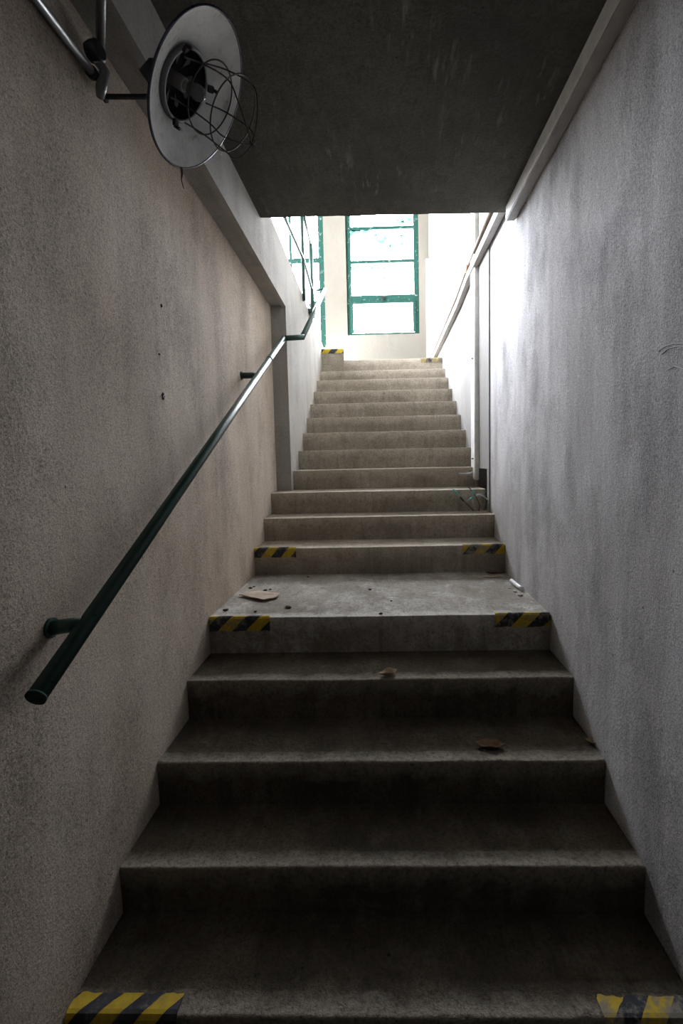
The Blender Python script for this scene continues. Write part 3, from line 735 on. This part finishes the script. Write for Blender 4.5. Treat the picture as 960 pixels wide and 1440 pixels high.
bm = bmesh.new(); tube(bm, [q(666, 718.5), q(655, 707), q(646, 698)], .0045, 8); obj('cable_core', bm, M['copper'], tn, smooth=True)
bm = bmesh.new(); tube(bm, [q(644.5, 697), q(641, 692), q(637, 688)], [.006, .007, .008], 8); obj('teal_tape', bm, M['teal'], tn, smooth=True)
bm = bmesh.new(); tube(bm, [q(647, 699), q(649.5, 702), q(652, 705)], .0065, 8); obj('black_sleeve', bm, M['black'], tn, smooth=True)
tn = thing('cable_stub', q(668, 718), 'upright cable stub wrapped in teal tape before the dark hole in the wall', 'cable')
bm = bmesh.new(); tube(bm, [q(669, 719), q(666, 711), q(664.5, 702)], .0045, 8); obj('cable_core', bm, M['grey'], tn, smooth=True)
bm = bmesh.new(); tube(bm, [q(664, 702), q(664.5, 695), q(664.5, 688)], .008, 8); obj('teal_tape', bm, M['teal'], tn, smooth=True)
bm = bmesh.new(); tube(bm, [q(664, 699), q(660, 702)], .005, 8); obj('tape_flag', bm, M['teal'], tn, smooth=True)
bm = bmesh.new(); P = [q(658, 684), q(663, 690), q(670, 700), q(675, 712), q(673, 718.5)]; tube(bm, P, .004, 8)
tag(obj('loose_cable', bm, M['copper'], smooth=True), 'thin loose brown cable hanging in front of the dark hole in the right wall', 'cable')

# ------------------------------------------------------------------ marks on the walls
def plug(px, py, r, label):
    p = on(0, XL, px, py); bm = bmesh.new()
    for k in range(4):
        a = k*1.7+px; s = r*(.5+.3*math.sin(k*2.2))
        lathe(bm, p+Vector((.0, math.cos(a)*r*.7, math.sin(a)*r*.7)), (1, 0, 0), [(s, .0005), (s*.8, .004), (s*.2, .006)], 8, True, True)
    return tag(obj('old_fixing', bm, M['black']), label, 'fixing', 'old fixings left in the left wall')
plug(229, 557, .011, 'cluster of broken dark fixings in the left wall above the handrail')
plug(226, 430, .005, 'small dark fixing stub high on the left wall, above the broken cluster')
plug(223, 498, .003, 'tiny dark nail hole midway between the other fixings on the left wall')

bm = bmesh.new()
for pts in ([(925, 494), (935, 487), (948, 483), (962, 483)], [(930, 498), (940, 490), (952, 487), (962, 487)], [(938, 520), (948, 515), (962, 519)]):
    ps = [on(0, XR-.0006, a, b) for a, b in pts]; P = []
    for p, q_ in zip(ps, ps[1:]): P += [p.lerp(q_, i/4) for i in range(4)]
    tube(bm, P+[ps[-1]], .0011, 6)
tag(obj('scored_marks', bm, M['scratch']), 'pale curved scratches scored into the grey plaster of the right wall', 'scratches')
# ------------------------------------------------------------------ light
wd = bpy.data.worlds.new('sky'); S.world = wd; wd.use_nodes = True
nt = wd.node_tree; nt.nodes.clear()
bg = nt.nodes.new('ShaderNodeBackground'); bg.inputs[1].default_value = SKY
tc = nt.nodes.new('ShaderNodeTexCoord'); sx_ = nt.nodes.new('ShaderNodeSeparateXYZ'); nt.links.new(tc.outputs['Generated'], sx_.inputs[0])
rp = nt.nodes.new('ShaderNodeValToRGB'); rp.color_ramp.elements[0].position = 0; rp.color_ramp.elements[0].color = (.31, .30, .27, 1)
rp.color_ramp.elements[1].position = 1; rp.color_ramp.elements[1].color = (.93, .955, 1.06, 1)
e_ = rp.color_ramp.elements.new(.5); e_.color = (1.36, 1.39, 1.50, 1)
mr = nt.nodes.new('ShaderNodeMapRange'); mr.inputs[1].default_value = -1; mr.inputs[2].default_value = 1
nt.links.new(sx_.outputs[2], mr.inputs[0]); nt.links.new(mr.outputs[0], rp.inputs[0]); nt.links.new(rp.outputs[0], bg.inputs[0])
wo = nt.nodes.new('ShaderNodeOutputWorld'); nt.links.new(bg.outputs[0], wo.inputs[0])
def portal(name, loc, rot, sx, sy):
    l = bpy.data.lights.new(name, 'AREA'); l.shape = 'RECTANGLE'; l.size = sx; l.size_y = sy; l.cycles.is_portal = True
    o = bpy.data.objects.new(name, l); C.objects.link(o); o.location = loc; o.rotation_euler = rot
portal('window_daylight', ((W1[0]+W1[1])/2, YF+.17, (W1[2]+W1[3])/2), (-PI/2, 0, 0), W1[1]-W1[0], W1[3]-W1[2])
portal('window_daylight', ((W2[0]+W2[1])/2, YF+.17, (W2[2]+W2[3])/2), (-PI/2, 0, 0), W2[1]-W2[0], W2[3]-W2[2])
portal('window_daylight', (HX-.21, (W3[0]+W3[1])/2, (W3[2]+W3[3])/2), (0, -PI/2, 0), W3[3]-W3[2], W3[1]-W3[0])

S.view_settings.view_transform = 'Standard'; S.view_settings.look = 'None'; S.view_settings.gamma = 1; S.view_settings.use_curve_mapping = False
S.view_settings.exposure = 0.92
S.cycles.max_bounces = 14; S.cycles.diffuse_bounces = 10; S.cycles.transparent_max_bounces = 12
S.cycles.sample_clamp_indirect = 8
